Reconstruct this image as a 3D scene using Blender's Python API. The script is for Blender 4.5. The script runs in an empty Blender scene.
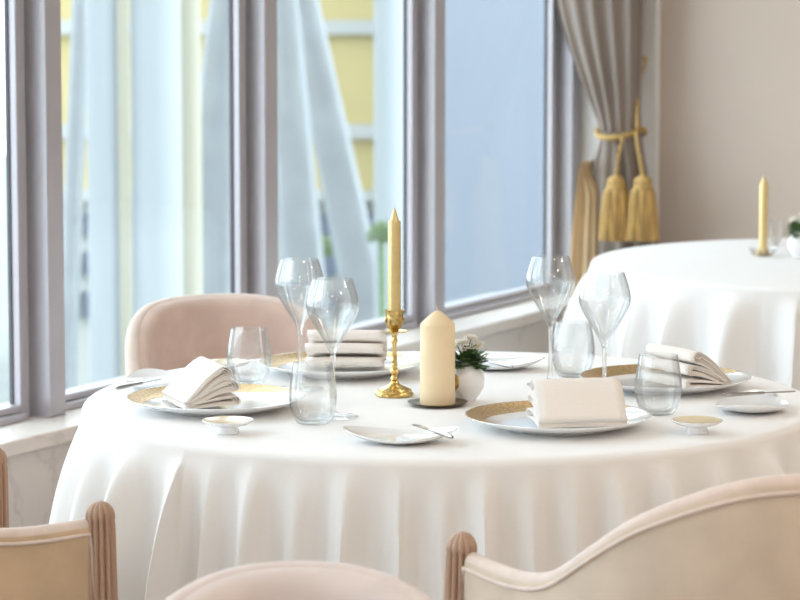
import bpy, math, random
from mathutils import Vector, Matrix
random.seed(7)
PI = math.pi
S = bpy.context.scene
C = S.collection
def V(*a): return Vector(a)
def sm(a, b, x):
    t = max(0.0, min(1.0, (x-a)/(b-a))); return t*t*(3-2*t)
def interp(tab, x):
    # monotone-ish smooth interpolation through (x, y) points
    if x <= tab[0][0]: return tab[0][1]
    if x >= tab[-1][0]: return tab[-1][1]
    for i in range(len(tab)-1):
        if tab[i][0] <= x <= tab[i+1][0]:
            x0, y0 = tab[i]; x1, y1 = tab[i+1]
            xm, ym = tab[i-1] if i > 0 else (2*x0-x1, y0)
            xp, yp = tab[i+2] if i+2 < len(tab) else (2*x1-x0, y1)
            h = x1-x0; t = (x-x0)/h
            m0 = (y1-ym)/(x1-xm)*h; m1 = (yp-y0)/(xp-x0)*h
            return ((2*t**3-3*t**2+1)*y0+(t**3-2*t**2+t)*m0+(-2*t**3+3*t**2)*y1+(t**3-t**2)*m1)

# ------------------------------------------------------------------ camera
PITCH = math.radians(6.65); HC = 1.54; F = 3000.0
cd = bpy.data.cameras.new('camera'); cam = bpy.data.objects.new('camera', cd); C.objects.link(cam)
cam.location = (0, 0, HC); cam.rotation_euler = (PI/2-PITCH, 0, 0)
cd.sensor_width = 36; cd.lens = 135; cd.clip_end = 200
cd.dof.use_dof = True; cd.dof.focus_distance = 5.02; cd.dof.aperture_fstop = 7.5; cd.dof.aperture_blades = 0
S.camera = cam
CAM = V(0, 0, HC)
def ray(px, py):
    return V((px-400)/F, math.cos(PITCH)-(py-300)/F*math.sin(PITCH), -math.sin(PITCH)-(py-300)/F*math.cos(PITCH))
def at_z(px, py, z):
    d = ray(px, py); return CAM + d*((z-HC)/d.z)
def at_y(px, py, y):
    d = ray(px, py); return CAM + d*(y/d.y)
def at_plane(px, py, p0, n):
    d = ray(px, py); return CAM + d*((p0-CAM).dot(n)/d.dot(n))

# ------------------------------------------------------------------ materials
def mat(name, col, rough=0.5, metal=0.0, noise=0.0, scale=30.0, bump=0.0, bscale=None, sheen=0.0, col2=None, sss=0.0, coat=0.0, spec=0.5, stretch=None):
    m = bpy.data.materials.new(name); m.use_nodes = True
    nt = m.node_tree; b = nt.nodes['Principled BSDF']
    b.inputs['Base Color'].default_value = (*col, 1); b.inputs['Roughness'].default_value = rough
    b.inputs['Metallic'].default_value = metal
    b.inputs['Specular IOR Level'].default_value = spec
    if sheen: b.inputs['Sheen Weight'].default_value = sheen; b.inputs['Sheen Roughness'].default_value = 0.4
    if coat: b.inputs['Coat Weight'].default_value = coat; b.inputs['Coat Roughness'].default_value = 0.08
    if sss:
        b.inputs['Subsurface Weight'].default_value = sss
        b.inputs['Subsurface Radius'].default_value = (0.012, 0.006, 0.003); b.inputs['Subsurface Scale'].default_value = 1.0
    tc = nt.nodes.new('ShaderNodeTexCoord')
    src = tc.outputs['Object']
    if stretch:
        mp = nt.nodes.new('ShaderNodeMapping'); mp.inputs['Scale'].default_value = stretch
        nt.links.new(src, mp.inputs['Vector']); src = mp.outputs['Vector']
    nz = nt.nodes.new('ShaderNodeTexNoise'); nz.inputs['Scale'].default_value = scale; nz.inputs['Detail'].default_value = 4
    nt.links.new(src, nz.inputs['Vector'])
    mx = nt.nodes.new('ShaderNodeMix'); mx.data_type = 'RGBA'
    c2 = col2 if col2 else tuple(max(0, c*(1-noise)) for c in col)
    mx.inputs[6].default_value = (*col, 1); mx.inputs[7].default_value = (*c2, 1)
    rmp = nt.nodes.new('ShaderNodeMapRange'); rmp.inputs[1].default_value = 0.35; rmp.inputs[2].default_value = 0.65
    nt.links.new(nz.outputs['Fac'], rmp.inputs[0]); nt.links.new(rmp.outputs[0], mx.inputs[0])
    nt.links.new(mx.outputs[2], b.inputs['Base Color'])
    if bump:
        n2 = nt.nodes.new('ShaderNodeTexNoise'); n2.inputs['Scale'].default_value = bscale or scale; n2.inputs['Detail'].default_value = 3
        nt.links.new(src, n2.inputs['Vector'])
        bp = nt.nodes.new('ShaderNodeBump'); bp.inputs['Strength'].default_value = bump; bp.inputs['Distance'].default_value = 0.002
        nt.links.new(n2.outputs['Fac'], bp.inputs['Height']); nt.links.new(bp.outputs['Normal'], b.inputs['Normal'])
    return m

M = {}
M['cloth'] = mat('tablecloth linen', (.85, .84, .83), .85, noise=.02, scale=400, bump=.10, bscale=900, sheen=.15)
M['napkin'] = mat('napkin linen', (.85, .80, .75), .85, noise=.03, scale=300, bump=.12, bscale=900, sheen=.15)
M['china'] = mat('white china', (.86, .87, .88), .12, noise=.01, coat=.5)
M['cream_glaze'] = mat('cream glaze', (.80, .68, .44), .2, noise=.08, scale=60, coat=.4)
M['gold'] = mat('polished brass', (.83, .60, .23), .2, 1.0, noise=.25, scale=80, bump=.15, bscale=200)
M['gold_old'] = mat('brass ornament', (.80, .58, .24), .28, 1.0, noise=.45, scale=160, bump=.6, bscale=220)
M['goldwax'] = mat('gold wax', (.74, .58, .28), .36, .5, noise=.10, scale=60, bump=.05)
M['bronze'] = mat('dark bronze', (.27, .20, .12), .28, 1.0, noise=.3, scale=60)
M['wax'] = mat('ivory wax', (.86, .70, .46), .5, noise=.05, scale=25, sss=.25)
M['wick'] = mat('wick', (.75, .66, .5), .9, noise=.3, scale=200)
M['steel'] = mat('steel', (.45, .43, .42), .18, 1.0, noise=.15, scale=80)
M['velvet'] = mat('pale velvet', (.66, .50, .43), .8, noise=.12, scale=18, bump=.08, bscale=300, sheen=.45)
M['velvet_cream'] = mat('cream velvet', (.72, .63, .60), .8, noise=.08, scale=18, bump=.08, bscale=300, sheen=.4)
M['tan'] = mat('shaded suede', (.60, .44, .29), .85, noise=.16, scale=14, bump=.10, bscale=260, sheen=.2)  # armchair suede with the left chair's warm shade put into its colour
M['tan_pale'] = mat('pale suede', (.64, .53, .42), .85, noise=.12, scale=14, bump=.10, bscale=260, sheen=.2)
M['trimroll'] = mat('pale welt fabric', (.72, .60, .53), .75, noise=.08, scale=40, sheen=.25)
M['post'] = mat('carved wood', (.44, .285, .20), .4, noise=.12, scale=40, stretch=(4, 4, .5))
M['wood'] = mat('leg wood', (.36, .23, .15), .4, noise=.25, scale=30)
M['alu'] = mat('painted aluminium', (.47, .455, .49), .35, .25, noise=.04, scale=10)
M['gasket'] = mat('rubber gasket', (.10, .10, .12), .6)
M['alu_b'] = mat('warm painted aluminium', (.47, .44, .46), .4, .2, noise=.05, scale=10)
M['wallp'] = mat('beige wall', (.62, .525, .445), .8, noise=.04, scale=3, bump=.03, bscale=200)
M['white'] = mat('lit wall white', (.80, .78, .75), .6, noise=.02)
M['ceil'] = mat('ceiling', (.82, .80, .77), .8, noise=.02)
M['floor'] = mat('carpet', (.45, .41, .38), .95, noise=.2, scale=25, bump=.2, bscale=200)
M['curtain'] = mat('taupe satin', (.265, .215, .18), .42, .0, noise=.10, scale=20, sheen=.4, stretch=(1, 1, .1))
M['lining'] = mat('golden lining', (.66, .50, .30), .6, noise=.10, scale=15, sheen=.3)
M['rope'] = mat('gold rope', (.66, .44, .15), .5, .2, noise=.35, scale=150, bump=.5, bscale=200)
M['fringe'] = mat('gold fringe', (.72, .46, .15), .55, .1, noise=.6, scale=70, bump=.5, bscale=120, stretch=(2, 2, .12))
M['leaf'] = mat('leaf', (.10, .20, .06), .5, noise=.45, scale=60)
M['leaf2'] = mat('bush leaf', (.17, .26, .11), .6, noise=.5, scale=4)
M['petal'] = mat('petal', (.86, .83, .75), .6, noise=.08, scale=100)
M['yellow'] = mat('yellow facade', (.50, .415, .195), .8, noise=.06, scale=2)
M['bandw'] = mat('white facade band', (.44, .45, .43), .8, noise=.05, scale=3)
M['shadedwhite'] = mat('shaded white facade', (.195, .22, .262), .6, noise=.04, scale=.6)  # white wall outside, its bluish shade put into the colour
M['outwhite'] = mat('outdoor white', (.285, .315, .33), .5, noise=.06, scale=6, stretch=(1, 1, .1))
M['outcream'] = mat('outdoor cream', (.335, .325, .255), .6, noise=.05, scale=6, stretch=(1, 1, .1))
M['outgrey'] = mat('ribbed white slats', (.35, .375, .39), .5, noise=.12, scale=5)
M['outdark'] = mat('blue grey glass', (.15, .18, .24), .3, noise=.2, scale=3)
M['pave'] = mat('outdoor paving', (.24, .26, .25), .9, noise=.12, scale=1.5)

def marble():
    m = mat('veined marble', (.74, .70, .66), .3, noise=.05, scale=6)
    nt = m.node_tree; b = nt.nodes['Principled BSDF']
    tc = nt.nodes.new('ShaderNodeTexCoord'); n1 = nt.nodes.new('ShaderNodeTexNoise'); n1.inputs['Scale'].default_value = 2.2; n1.inputs['Detail'].default_value = 5
    n1.inputs['Distortion'].default_value = .8
    nt.links.new(tc.outputs['Object'], n1.inputs['Vector'])
    cr = nt.nodes.new('ShaderNodeValToRGB')
    e = cr.color_ramp.elements
    e[0].position = .487; e[0].color = (.74, .69, .64, 1); e[1].position = .513; e[1].color = (.74, .69, .64, 1)
    k = e.new(.5); k.color = (.63, .585, .545, 1)
    nt.links.new(n1.outputs['Fac'], cr.inputs[0]); nt.links.new(cr.outputs[0], b.inputs['Base Color'])
    return m
M['marble'] = marble()

def goldband():
    m = bpy.data.materials.new('gold mottled rim'); m.use_nodes = True
    nt = m.node_tree; b = nt.nodes['Principled BSDF']
    tc = nt.nodes.new('ShaderNodeTexCoord'); vo = nt.nodes.new('ShaderNodeTexVoronoi'); vo.inputs['Scale'].default_value = 230
    nt.links.new(tc.outputs['Object'], vo.inputs['Vector'])
    cr = nt.nodes.new('ShaderNodeValToRGB'); e = cr.color_ramp.elements
    e[0].position = .25; e[0].color = (.76, .54, .28, 1); e[1].position = .75; e[1].color = (.52, .35, .16, 1)
    nt.links.new(vo.outputs['Distance'], cr.inputs[0]); nt.links.new(cr.outputs[0], b.inputs['Base Color'])
    b.inputs['Metallic'].default_value = .85; b.inputs['Roughness'].default_value = .33
    bp = nt.nodes.new('ShaderNodeBump'); bp.inputs['Strength'].default_value = .35; bp.inputs['Distance'].default_value = .0015
    nt.links.new(vo.outputs['Distance'], bp.inputs['Height']); nt.links.new(bp.outputs['Normal'], b.inputs['Normal'])
    return m
M['goldband'] = goldband()

def glassmat(name, mixf, ior):
    m = bpy.data.materials.new(name); m.use_nodes = True
    nt = m.node_tree; nt.nodes.remove(nt.nodes['Principled BSDF'])
    out = nt.nodes['Material Output']
    g = nt.nodes.new('ShaderNodeBsdfGlass'); g.inputs['IOR'].default_value = ior; g.inputs['Roughness'].default_value = 0
    g.inputs['Color'].default_value = (1, 1, 1, 1)
    t = nt.nodes.new('ShaderNodeBsdfTransparent')
    mx = nt.nodes.new('ShaderNodeMixShader'); mx.inputs[0].default_value = mixf
    nt.links.new(t.outputs[0], mx.inputs[1]); nt.links.new(g.outputs[0], mx.inputs[2]); nt.links.new(mx.outputs[0], out.inputs[0])
    return m
M['glass'] = glassmat('clear crystal', .55, 1.45)
def thinglass():
    m = bpy.data.materials.new('thin blown crystal'); m.use_nodes = True
    nt = m.node_tree; nt.nodes.remove(nt.nodes['Principled BSDF'])
    out = nt.nodes['Material Output']
    lw = nt.nodes.new('ShaderNodeLayerWeight'); lw.inputs['Blend'].default_value = .5
    def powr(e, mul, add):
        p = nt.nodes.new('ShaderNodeMath'); p.operation = 'POWER'; p.inputs[1].default_value = e
        nt.links.new(lw.outputs['Facing'], p.inputs[0])
        q = nt.nodes.new('ShaderNodeMath'); q.operation = 'MULTIPLY_ADD'; q.inputs[1].default_value = mul; q.inputs[2].default_value = add; q.use_clamp = True
        nt.links.new(p.outputs[0], q.inputs[0]); return q
    g = nt.nodes.new('ShaderNodeBsdfGlossy'); g.inputs['Roughness'].default_value = .015
    t = nt.nodes.new('ShaderNodeBsdfTransparent')
    cm = nt.nodes.new('ShaderNodeMix'); cm.data_type = 'RGBA'; cm.inputs[6].default_value = (.985, .99, .99, 1); cm.inputs[7].default_value = (.50, .54, .56, 1)
    nt.links.new(powr(5, 1, 0).outputs[0], cm.inputs[0]); nt.links.new(cm.outputs[2], t.inputs['Color'])
    mx = nt.nodes.new('ShaderNodeMixShader')
    nt.links.new(powr(3.2, .62, .035).outputs[0], mx.inputs[0]); nt.links.new(t.outputs[0], mx.inputs[1]); nt.links.new(g.outputs[0], mx.inputs[2])
    gl = nt.nodes.new('ShaderNodeBsdfGlass'); gl.inputs['IOR'].default_value = 1.42; gl.inputs['Roughness'].default_value = 0
    m2 = nt.nodes.new('ShaderNodeMixShader'); m2.inputs[0].default_value = .13
    nt.links.new(mx.outputs[0], m2.inputs[1]); nt.links.new(gl.outputs[0], m2.inputs[2]); nt.links.new(m2.outputs[0], out.inputs[0])
    return m
M['thin'] = thinglass()
def panemat():
    m = bpy.data.materials.new('window pane glass'); m.use_nodes = True
    nt = m.node_tree; nt.nodes.remove(nt.nodes['Principled BSDF'])
    out = nt.nodes['Material Output']
    g = nt.nodes.new('ShaderNodeBsdfGlossy'); g.inputs['Roughness'].default_value = .02
    t = nt.nodes.new('ShaderNodeBsdfTransparent'); t.inputs['Color'].default_value = (.94, .97, .98, 1)
    lw = nt.nodes.new('ShaderNodeLayerWeight'); lw.inputs['Blend'].default_value = .5
    pw = nt.nodes.new('ShaderNodeMath'); pw.operation = 'POWER'; pw.inputs[1].default_value = 4.5
    nt.links.new(lw.outputs['Facing'], pw.inputs[0])
    fr = nt.nodes.new('ShaderNodeMath'); fr.operation = 'MULTIPLY_ADD'; fr.inputs[1].default_value = .35; fr.inputs[2].default_value = .02
    nt.links.new(pw.outputs[0], fr.inputs[0])
    mx = nt.nodes.new('ShaderNodeMixShader')
    nt.links.new(fr.outputs[0], mx.inputs[0]); nt.links.new(t.outputs[0], mx.inputs[1]); nt.links.new(g.outputs[0], mx.inputs[2]); nt.links.new(mx.outputs[0], out.inputs[0])
    return m
M['pane'] = panemat()

# ------------------------------------------------------------------ mesh builder
class MB:
    def __init__(s): s.v = []; s.f = []
    def add(s, vs, fs):
        o = len(s.v); s.v += [tuple(p) for p in vs]; s.f += [tuple(i+o for i in f) for f in fs]; return s
    def box(s, x0, x1, y0, y1, z0, z1, T=None):
        vs = [V(x, y, z) for x in (x0, x1) for y in (y0, y1) for z in (z0, z1)]
        if T: vs = [T(p) for p in vs]
        return s.add(vs, [(0, 1, 3, 2), (4, 6, 7, 5), (0, 4, 5, 1), (2, 3, 7, 6), (0, 2, 6, 4), (1, 5, 7, 3)])
    def lathe(s, prof, n=48, cx=0, cy=0, cz=0, rf=None, closed=False):
        # prof: (r, z) list; r == 0 ends become poles
        rings = []; vs = []; fs = []
        for (r, z) in prof:
            if r < 1e-6: rings.append([len(vs)]); vs.append(V(cx, cy, cz+z))
            else:
                ring = []
                for k in range(n):
                    a = 2*PI*k/n; rr = r*(rf(a, z) if rf else 1)
                    ring.append(len(vs)); vs.append(V(cx+rr*math.cos(a), cy+rr*math.sin(a), cz+z))
                rings.append(ring)
        pairs = list(zip(rings, rings[1:])) + ([(rings[-1], rings[0])] if closed else [])
        for A, B in pairs:
            if len(A) == 1 and len(B) == 1: continue
            for k in range(n):
                j = (k+1) % n
                if len(A) == 1: fs.append((A[0], B[j], B[k]))
                elif len(B) == 1: fs.append((A[k], A[j], B[0]))
                else: fs.append((A[k], A[j], B[j], B[k]))
        return s.add(vs, fs)
    def loft(s, rings, closed_ring=True, cap=True):
        vs = []; fs = []; n = len(rings[0])
        for r in rings: vs += r
        m = n if closed_ring else n-1
        for i in range(len(rings)-1):
            for k in range(m):
                j = (k+1) % n
                fs.append((i*n+k, i*n+j, (i+1)*n+j, (i+1)*n+k))
        if cap and closed_ring:
            fs.append(tuple(range(n))[::-1]); fs.append(tuple((len(rings)-1)*n+k for k in range(n)))
        return s.add(vs, fs)
    def tube(s, pts, r, n=10, rad=None):
        rings = []
        for i, p in enumerate(pts):
            a = pts[max(i-1, 0)]; b = pts[min(i+1, len(pts)-1)]
            d = (V(*b)-V(*a)).normalized()
            up = V(0, 0, 1) if abs(d.z) < .95 else V(1, 0, 0)
            x = d.cross(up).normalized(); y = x.cross(d).normalized()
            rr = rad[i] if rad else r
            rings.append([V(*p)+x*rr*math.cos(2*PI*k/n)+y*rr*math.sin(2*PI*k/n) for k in range(n)])
        return s.loft(rings)
    def build(s, name, m, parent=None, smooth=35, solid=0, sub=0, bevel=0):
        me = bpy.data.meshes.new(name); me.from_pydata(s.v, [], s.f); me.update()
        import bmesh
        bm = bmesh.new(); bm.from_mesh(me); bmesh.ops.recalc_face_normals(bm, faces=bm.faces); bm.to_mesh(me); bm.free()
        me.materials.append(m)
        if smooth:
            me.shade_smooth(); me.set_sharp_from_angle(angle=math.radians(smooth))
        o = bpy.data.objects.new(name, me); C.objects.link(o)
        if parent: o.parent = parent
        if bevel:
            b = o.modifiers.new('bevel', 'BEVEL'); b.width = bevel; b.segments = 3; b.limit_method = 'ANGLE'
        if solid:
            q = o.modifiers.new('solid', 'SOLIDIFY'); q.thickness = solid; q.offset = 0
        if sub:
            q = o.modifiers.new('sub', 'SUBSURF'); q.levels = sub; q.render_levels = sub
        return o
def tag(o, label, cat, group=None):
    o['label'] = label; o['category'] = cat
    if group: o['group'] = group
    return o
def struct(o): o['kind'] = 'structure'; return o
def thing(name, label, cat, loc=(0, 0, 0), rz=0, group=None):
    o = bpy.data.objects.new(name, None); C.objects.link(o); o.empty_display_size = .05
    o.location = loc; o.rotation_euler = (0, 0, rz); return tag(o, label, cat, group)
def kids(o): return [c for c in bpy.data.objects if c.parent == o]
def copy_tree(root, loc, rz, label, group=None):
    r = root.copy(); C.objects.link(r); r.location = loc; r.rotation_euler = (0, 0, rz); r['label'] = label
    if group: r['group'] = group
    def rec(src, dst):
        for ch in kids(src):
            c = ch.copy(); C.objects.link(c); c.parent = dst; rec(ch, c)
    rec(root, r); return r

# ------------------------------------------------------------------ room frame
ANG = math.radians(28)
U = V(math.sin(ANG), math.cos(ANG), 0)        # along the window wall, away from the camera
N = V(math.cos(ANG), -math.sin(ANG), 0)       # into the room
_d = ray(40, 300); P0 = V(_d.x/_d.y*6.6, 6.6, 0)
def wl(s, o, z): return P0 + U*s + N*o + V(0, 0, z)     # s along wall, o into the room
def TW(p): return wl(p.x, p.y, p.z)
def s_of(px, o=0.0, py=200):
    p = at_plane(px, py, P0+N*o, N); return (p-P0).dot(U)
edges = [s_of(p, -.06) for p in (7, 230, 403, 543)]
print('mullion edges', edges, [b-a for a, b in zip(edges, edges[1:])])
SP = (edges[3]-edges[0])/3
E0 = edges[0] + .012
SC = edges[3] + .142                              # far corner
SR = -10.5; WID = 6.6; CEIL = 2.9
zs = at_plane(10, 441, P0+N*.12, N).z
print('sill z', zs, 'corner', SC, 'spacing', SP)
ZS = zs
# floor, ceiling, walls
MB().box(SR-.2, SC+.2, -.3, WID+.2, -.15, 0, TW).build('floor', M['floor'], smooth=0)
struct(bpy.data.objects['floor'])
struct(MB().box(SR-.2, SC+.2, -.3, WID+.2, CEIL, CEIL+.15, TW).build('ceiling', M['ceil'], smooth=0))
struct(MB().box(SC, SC+.2, -.02, WID+.2, 0, CEIL, TW).build('wall_back', M['wallp'], smooth=0))
struct(MB().box(SR-.2, SC, WID, WID+.2, 0, CEIL, TW).build('wall_right', M['wallp'], smooth=0))
struct(MB().box(SR-.2, SR, -.3, WID, 0, CEIL, TW).build('wall_front', M['wallp'], smooth=0))
struct(MB().box(SR, SC-.002, -.14, .10, 0, ZS-.035, TW).build('wall_left', M['marble'], smooth=0))
struct(MB().box(SR, SC-.002, -.10, .125, ZS-.034, ZS, TW).build('trim_1', M['marble'], smooth=0, bevel=.004))   # stone sill
# window bays
FB = ZS + .012
nb = int((E0-SR)/SP)
def EK(k): return edges[k] - .001 if 0 <= k <= 3 else (edges[0]-.001+SP*k if k < 0 else 1e6)
wi = 1; ti = 2
SIDE = .036
for k in range(3, -nb, -1):
    a = EK(k)
    # stepped mullion: sash jamb, recess, main post
    m = MB()
    m.box(a, a+.034, -.0575, -.030, ZS, CEIL, TW)
    m.box(a+.034, a+.050, -.0575, -.040, ZS, CEIL, TW)
    m.box(a+.050, a+.112, -.075, .014, ZS, CEIL, TW)
    m.box(a+.112, a+.135, -.075, -.030, ZS, CEIL, TW)
    g_ = MB().box(a-.004, a-.0005, -.0575, -.049, ZS+.033, CEIL-.08, TW)
    struct(g_.build('trim_%d' % (ti+60), M['gasket'], smooth=0))
    struct(m.build('trim_%d' % ti, M['alu'], smooth=0, bevel=.0025)); ti += 1
    # bay from this mullion to the next one (or the corner)
    b = EK(k+1) if k < 3 else SC - .001
    if k == 3: continue
    f = MB()
    f.box(a+.136, b-.001, -.075, -.012, ZS+.0005, ZS+.016, TW)
    f.box(a+.136, b-.001, -.075, -.030, ZS+.0165, ZS+.032, TW)
    f.box(a+.136, b-.001, -.075, -.012, CEIL-.07, CEIL-.001, TW)
    w = struct(f.build('window_%d' % wi, M['alu'], smooth=0, bevel=.0025))
    MB().box(a+.12, b+.01, -.066, -.058, ZS+.02, CEIL-.03, TW).build('pane', M['pane'], w, smooth=0)
    wi += 1

# ------------------------------------------------------------------ tablecloths
def cloth(name, cx, cy, R, peaks, label, group, seed, ztop=.752, phase=0):
    rnd = random.Random(seed)
    pk = sorted(peaks)
    amp = [rnd.uniform(.65, 1.15) for _ in pk]; st = [rnd.uniform(.0, .10) for _ in pk]
    n = 900
    def fold(th):
        th = th % (2*PI)
        for i in range(len(pk)):
            p0 = pk[i]; p1 = pk[(i+1) % len(pk)] + (2*PI if i+1 == len(pk) else 0)
            t = th if th >= p0 else th+2*PI
            if p0 <= t <= p1:
                u = (t-p0)/(p1-p0)
                w = (1+math.cos(2*PI*u))/2
                A = amp[i] if u < .5 else amp[(i+1) % len(pk)]
                S0 = st[i] if u < .5 else st[(i+1) % len(pk)]
                wid = (p1-p0)/.17
                return w**1.5*A*min(1.3, wid), S0
        return 0, 0
    fd = [fold(2*PI*k/n) for k in range(n)]
    vs = [V(cx, cy, ztop)]; fs = []; rows = []
    er = .016
    def ring(fn):
        r = []
        for k in range(n):
            a = 2*PI*k/n; rr, z = fn(k)
            r.append(len(vs)); vs.append(V(cx+rr*math.cos(a), cy+rr*math.sin(a), z))
        rows.append(r)
    for q in (.35, .7, .9, .97): ring(lambda k, q=q: ((R-er)*q, ztop))
    for j in range(1, 7):
        b = PI/2*j/6
        ring(lambda k, b=b: (R-er+er*math.sin(b), ztop-er+er*math.cos(b)))
    H = ztop-er-.006
    for j in range(1, 46):
        t = (j/45)
        def fn(k, t=t):
            f, s0 = fd[k]
            A = .080*(1-math.exp(-max(0, t-s0*.25)/.13))*(.72+.5*t)
            rr = R + .004*sm(0, .05, t) + .036*t + A*(f-.12)
            return rr, ztop-er-H*t
        ring(fn)
    for k in range(n): fs.append((0, rows[0][k], rows[0][(k+1) % n]))
    for A, B in zip(rows, rows[1:]):
        for k in range(n): fs.append((A[k], B[k], B[(k+1) % n], A[(k+1) % n]))
    o = MB().add([v-V(cx, cy, 0) for v in vs], fs).build(name, M['cloth'], smooth=80)
    o.location = (cx, cy, 0)
    return tag(o, label, 'tablecloth', group)
T = V(.088, 5.256, .752); R = .649
pxs = [88, 112, 150, 205, 228, 270, 312, 352, 405, 440, 474, 520, 555, 598, 640, 690, 742, 790]
pk = []
for p in pxs:
    q = (p-452)/372
    if abs(q) < .995: pk.append((-PI/2 + math.asin(q)) % (2*PI))
rr_ = random.Random(3)
a = .12
while a < PI - .12:
    pk.append(a); a += rr_.uniform(.12, .24)
cloth('tablecloth', T.x, T.y, R, pk, 'white floor-length cloth on the large front table set with four places', 'white tablecloths', 5)
T2 = V((845-400)/F*7.62, 7.6, .752)
pk2 = []; a = .05
while a < 2*PI-.1: pk2.append(a); a += rr_.uniform(.13, .27)
cloth('tablecloth', T2.x, T2.y, .645, pk2, 'white cloth on the far table by the beige wall at right', 'white tablecloths', 9)
for t, lab in ((T, 'round table hidden under the white cloth of the front place settings'), (T2, 'round table hidden under the white cloth beside the beige wall')):
    tt = thing('dining_table', lab, 'table', (t.x, t.y, 0), 0, 'round tables')
    MB().lathe([(0, .72), (.60, .72), (.61, .725), (.61, .743), (.60, .748), (0, .748)], 64).build('tabletop', M['wood'], tt)
    MB().lathe([(0, 0), (.26, 0), (.26, .02), (.06, .05), (.045, .1), (.045, .68), (.12, .72), (0, .72)], 32).build('pedestal', M['wood'], tt)

ZT = .7525
def gp(px, py, z=ZT):
    p = at_z(px, py, z); return V(p.x, p.y, ZT)

# ------------------------------------------------------------------ charger plates
def charger(loc, rz, label):
    t = thing('charger_plate', label, 'plate', loc, rz, 'gold rimmed charger plates')
    top = [(.1555, .0225), (.154, .0232), (.148, .0208), (.130, .0145), (.112, .0105), (.106, .0075), (.09, .0060), (.05, .0058), (0, .0058)]
    bot = [(0, .0025), (.082, .0025), (.084, 0), (.090, 0), (.092, .003), (.12, .0085), (.145, .0165), (.154, .0212)]
    MB().lathe(bot+top, 96).build('plate_body', M['china'], t, smooth=50)
    mb = MB(); rows = []
    for i in range(97):
        u = i/96; an = math.radians(28+190*u); k = math.sin(PI*u)**.45
        ri = .1525-.038*k; row = []
        for j in range(9):
            r = .1525+(ri-.1525)*j/8
            row.append(V(r*math.cos(an), r*math.sin(an), interp([(.106, .0079), (.112, .0109), (.130, .0149), (.148, .0212), (.1525, .0230)], r)))
        row += [p-V(0, 0, .0005) for p in reversed(row)]
        rows.append(row)
    mb.loft(rows).build('gold_band', M['goldband'], t, smooth=50)
    return t
cL = gp(216, 409); cF = gp(558, 427.5); cR = gp(665, 388); cB = gp(342, 373)
c0 = charger(cL, 0.0, 'gold rimmed white charger at the left edge of the front table, nearest the window')
copy_tree(c0, cF, .1, 'gold rimmed white charger in front, holding the smooth flat-faced napkin')
copy_tree(c0, cR, -.1, 'gold rimmed white charger at the right, holding the napkin rolls')
copy_tree(c0, cB, .2, 'gold rimmed white charger at the back, behind the brass candlestick')

# ------------------------------------------------------------------ folded napkins
def napkin(loc, rz, label, seed):
    rnd = random.Random(seed); L = .145
    mb = MB()
    def ribbon(pts, y0, y1):
        rows = []; ny = 10
        for j in range(ny+1):
            y = y0+(y1-y0)*j/ny; w = math.sin(j/ny*PI)
            rows.append([V(x+.0012*math.sin(9*j/ny+i*.2+seed), y+.0015*math.sin(i*.5+seed), z+.0015*w*(i/len(pts))) for i, (x, z) in enumerate(pts)])
        mb.loft(rows, closed_ring=False, cap=False)
    for k, (beta, l, rr) in enumerate(((4.5, .098, .0072), (18.5, .101, .0088), (34, .100, .0105))):
        b = math.radians(beta)
        for q in range(4 if k else 3):
            ll = l-.005*q; r2 = rr*(1-.25*q); h0 = .0009*(4-q)
            pts = []
            for i in range(9):
                u = i/8; pts.append((.004*q+(ll-r2)*u, -(h0+(r2-h0)*u**1.2)))
            for i in range(1, 9):
                a = -PI/2+PI*i/8; pts.append((ll-r2+r2*math.cos(a), r2*math.sin(a)))
            for i in range(1, 9):
                u = 1-i/8; pts.append((.004*q+(ll-r2)*u, (h0+(r2-h0)*u**1.2)))
            # bend the leaf a little and swing it up about the hinge
            out = []
            for (x, z) in pts:
                bb = b + .10*math.sin(PI*x/l)*(1 if k else .3)
                out.append((x*math.cos(bb)-z*math.sin(bb), .0035+.0015*k+x*math.sin(bb)+z*math.cos(bb)))
            e = rnd.uniform(-.003, .003)
            ribbon(out, -L/2+e+.001*q, L/2+e-.001*q)
    o = mb.build('folded_napkin', M['napkin'], smooth=60, solid=.0017)
    o.location = loc; o.rotation_euler = (0, 0, rz)
    return tag(o, label, 'napkin', 'folded napkins')
def off(c, x, y, z=.0115): return V(c.x+x, c.y+y, c.z+z)
napkin(off(cL, -.072, -.012), math.radians(20), 'white folded napkin fanned open to the right on the left charger', 1)
napkin(off(cF, .040, -.060), math.radians(100), 'folded napkin on the front charger, its smooth flat face turned forward', 2)
napkin(off(cR, .072, -.008), math.radians(212), 'folded napkin on the right charger with beige leaves fanned leftward', 3)
nb_ = napkin(off(cB, .010, .075), math.radians(-92), 'folded napkin lying in stacked rolls on the back charger', 4)

# ------------------------------------------------------------------ oval side plates and butter knives
def side_plate(loc, rz, label, proto=None):
    if proto: return copy_tree(proto, loc, rz, label)
    a, b = .092, .062
    mb = MB(); n = 72; top = []; bot = []
    rhos = [0.02, .25, .5, .68, .82, .92, 1.0]
    def pt(rho, k, dz):
        ph = 2*PI*k/n; c, s_ = math.cos(ph), math.sin(ph)
        ex = 2/1.85
        x = a*math.copysign(abs(c)**ex, c)*rho; y = b*math.copysign(abs(s_)**ex, s_)*rho
        z = .0045+.007*rho**4+.0125*rho**3*c*c
        return V(x, y, z+dz)
    for r in rhos: top.append([pt(r, k, 0) for k in range(n)])
    for r in reversed(rhos): bot.append([pt(r*.995, k, -.0045*(1-.45*r)) for k in range(n)])
    mb.loft(top+bot)
    o = mb.build('side_plate', M['china'], smooth=60); o.location = loc; o.rotation_euler = (0, 0, rz)
    return tag(o, label, 'plate', 'oval side plates')
sF = gp(400, 442); sR = gp(752, 411); sB = gp(496, 368.5); sL = gp(162, 388)
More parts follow.
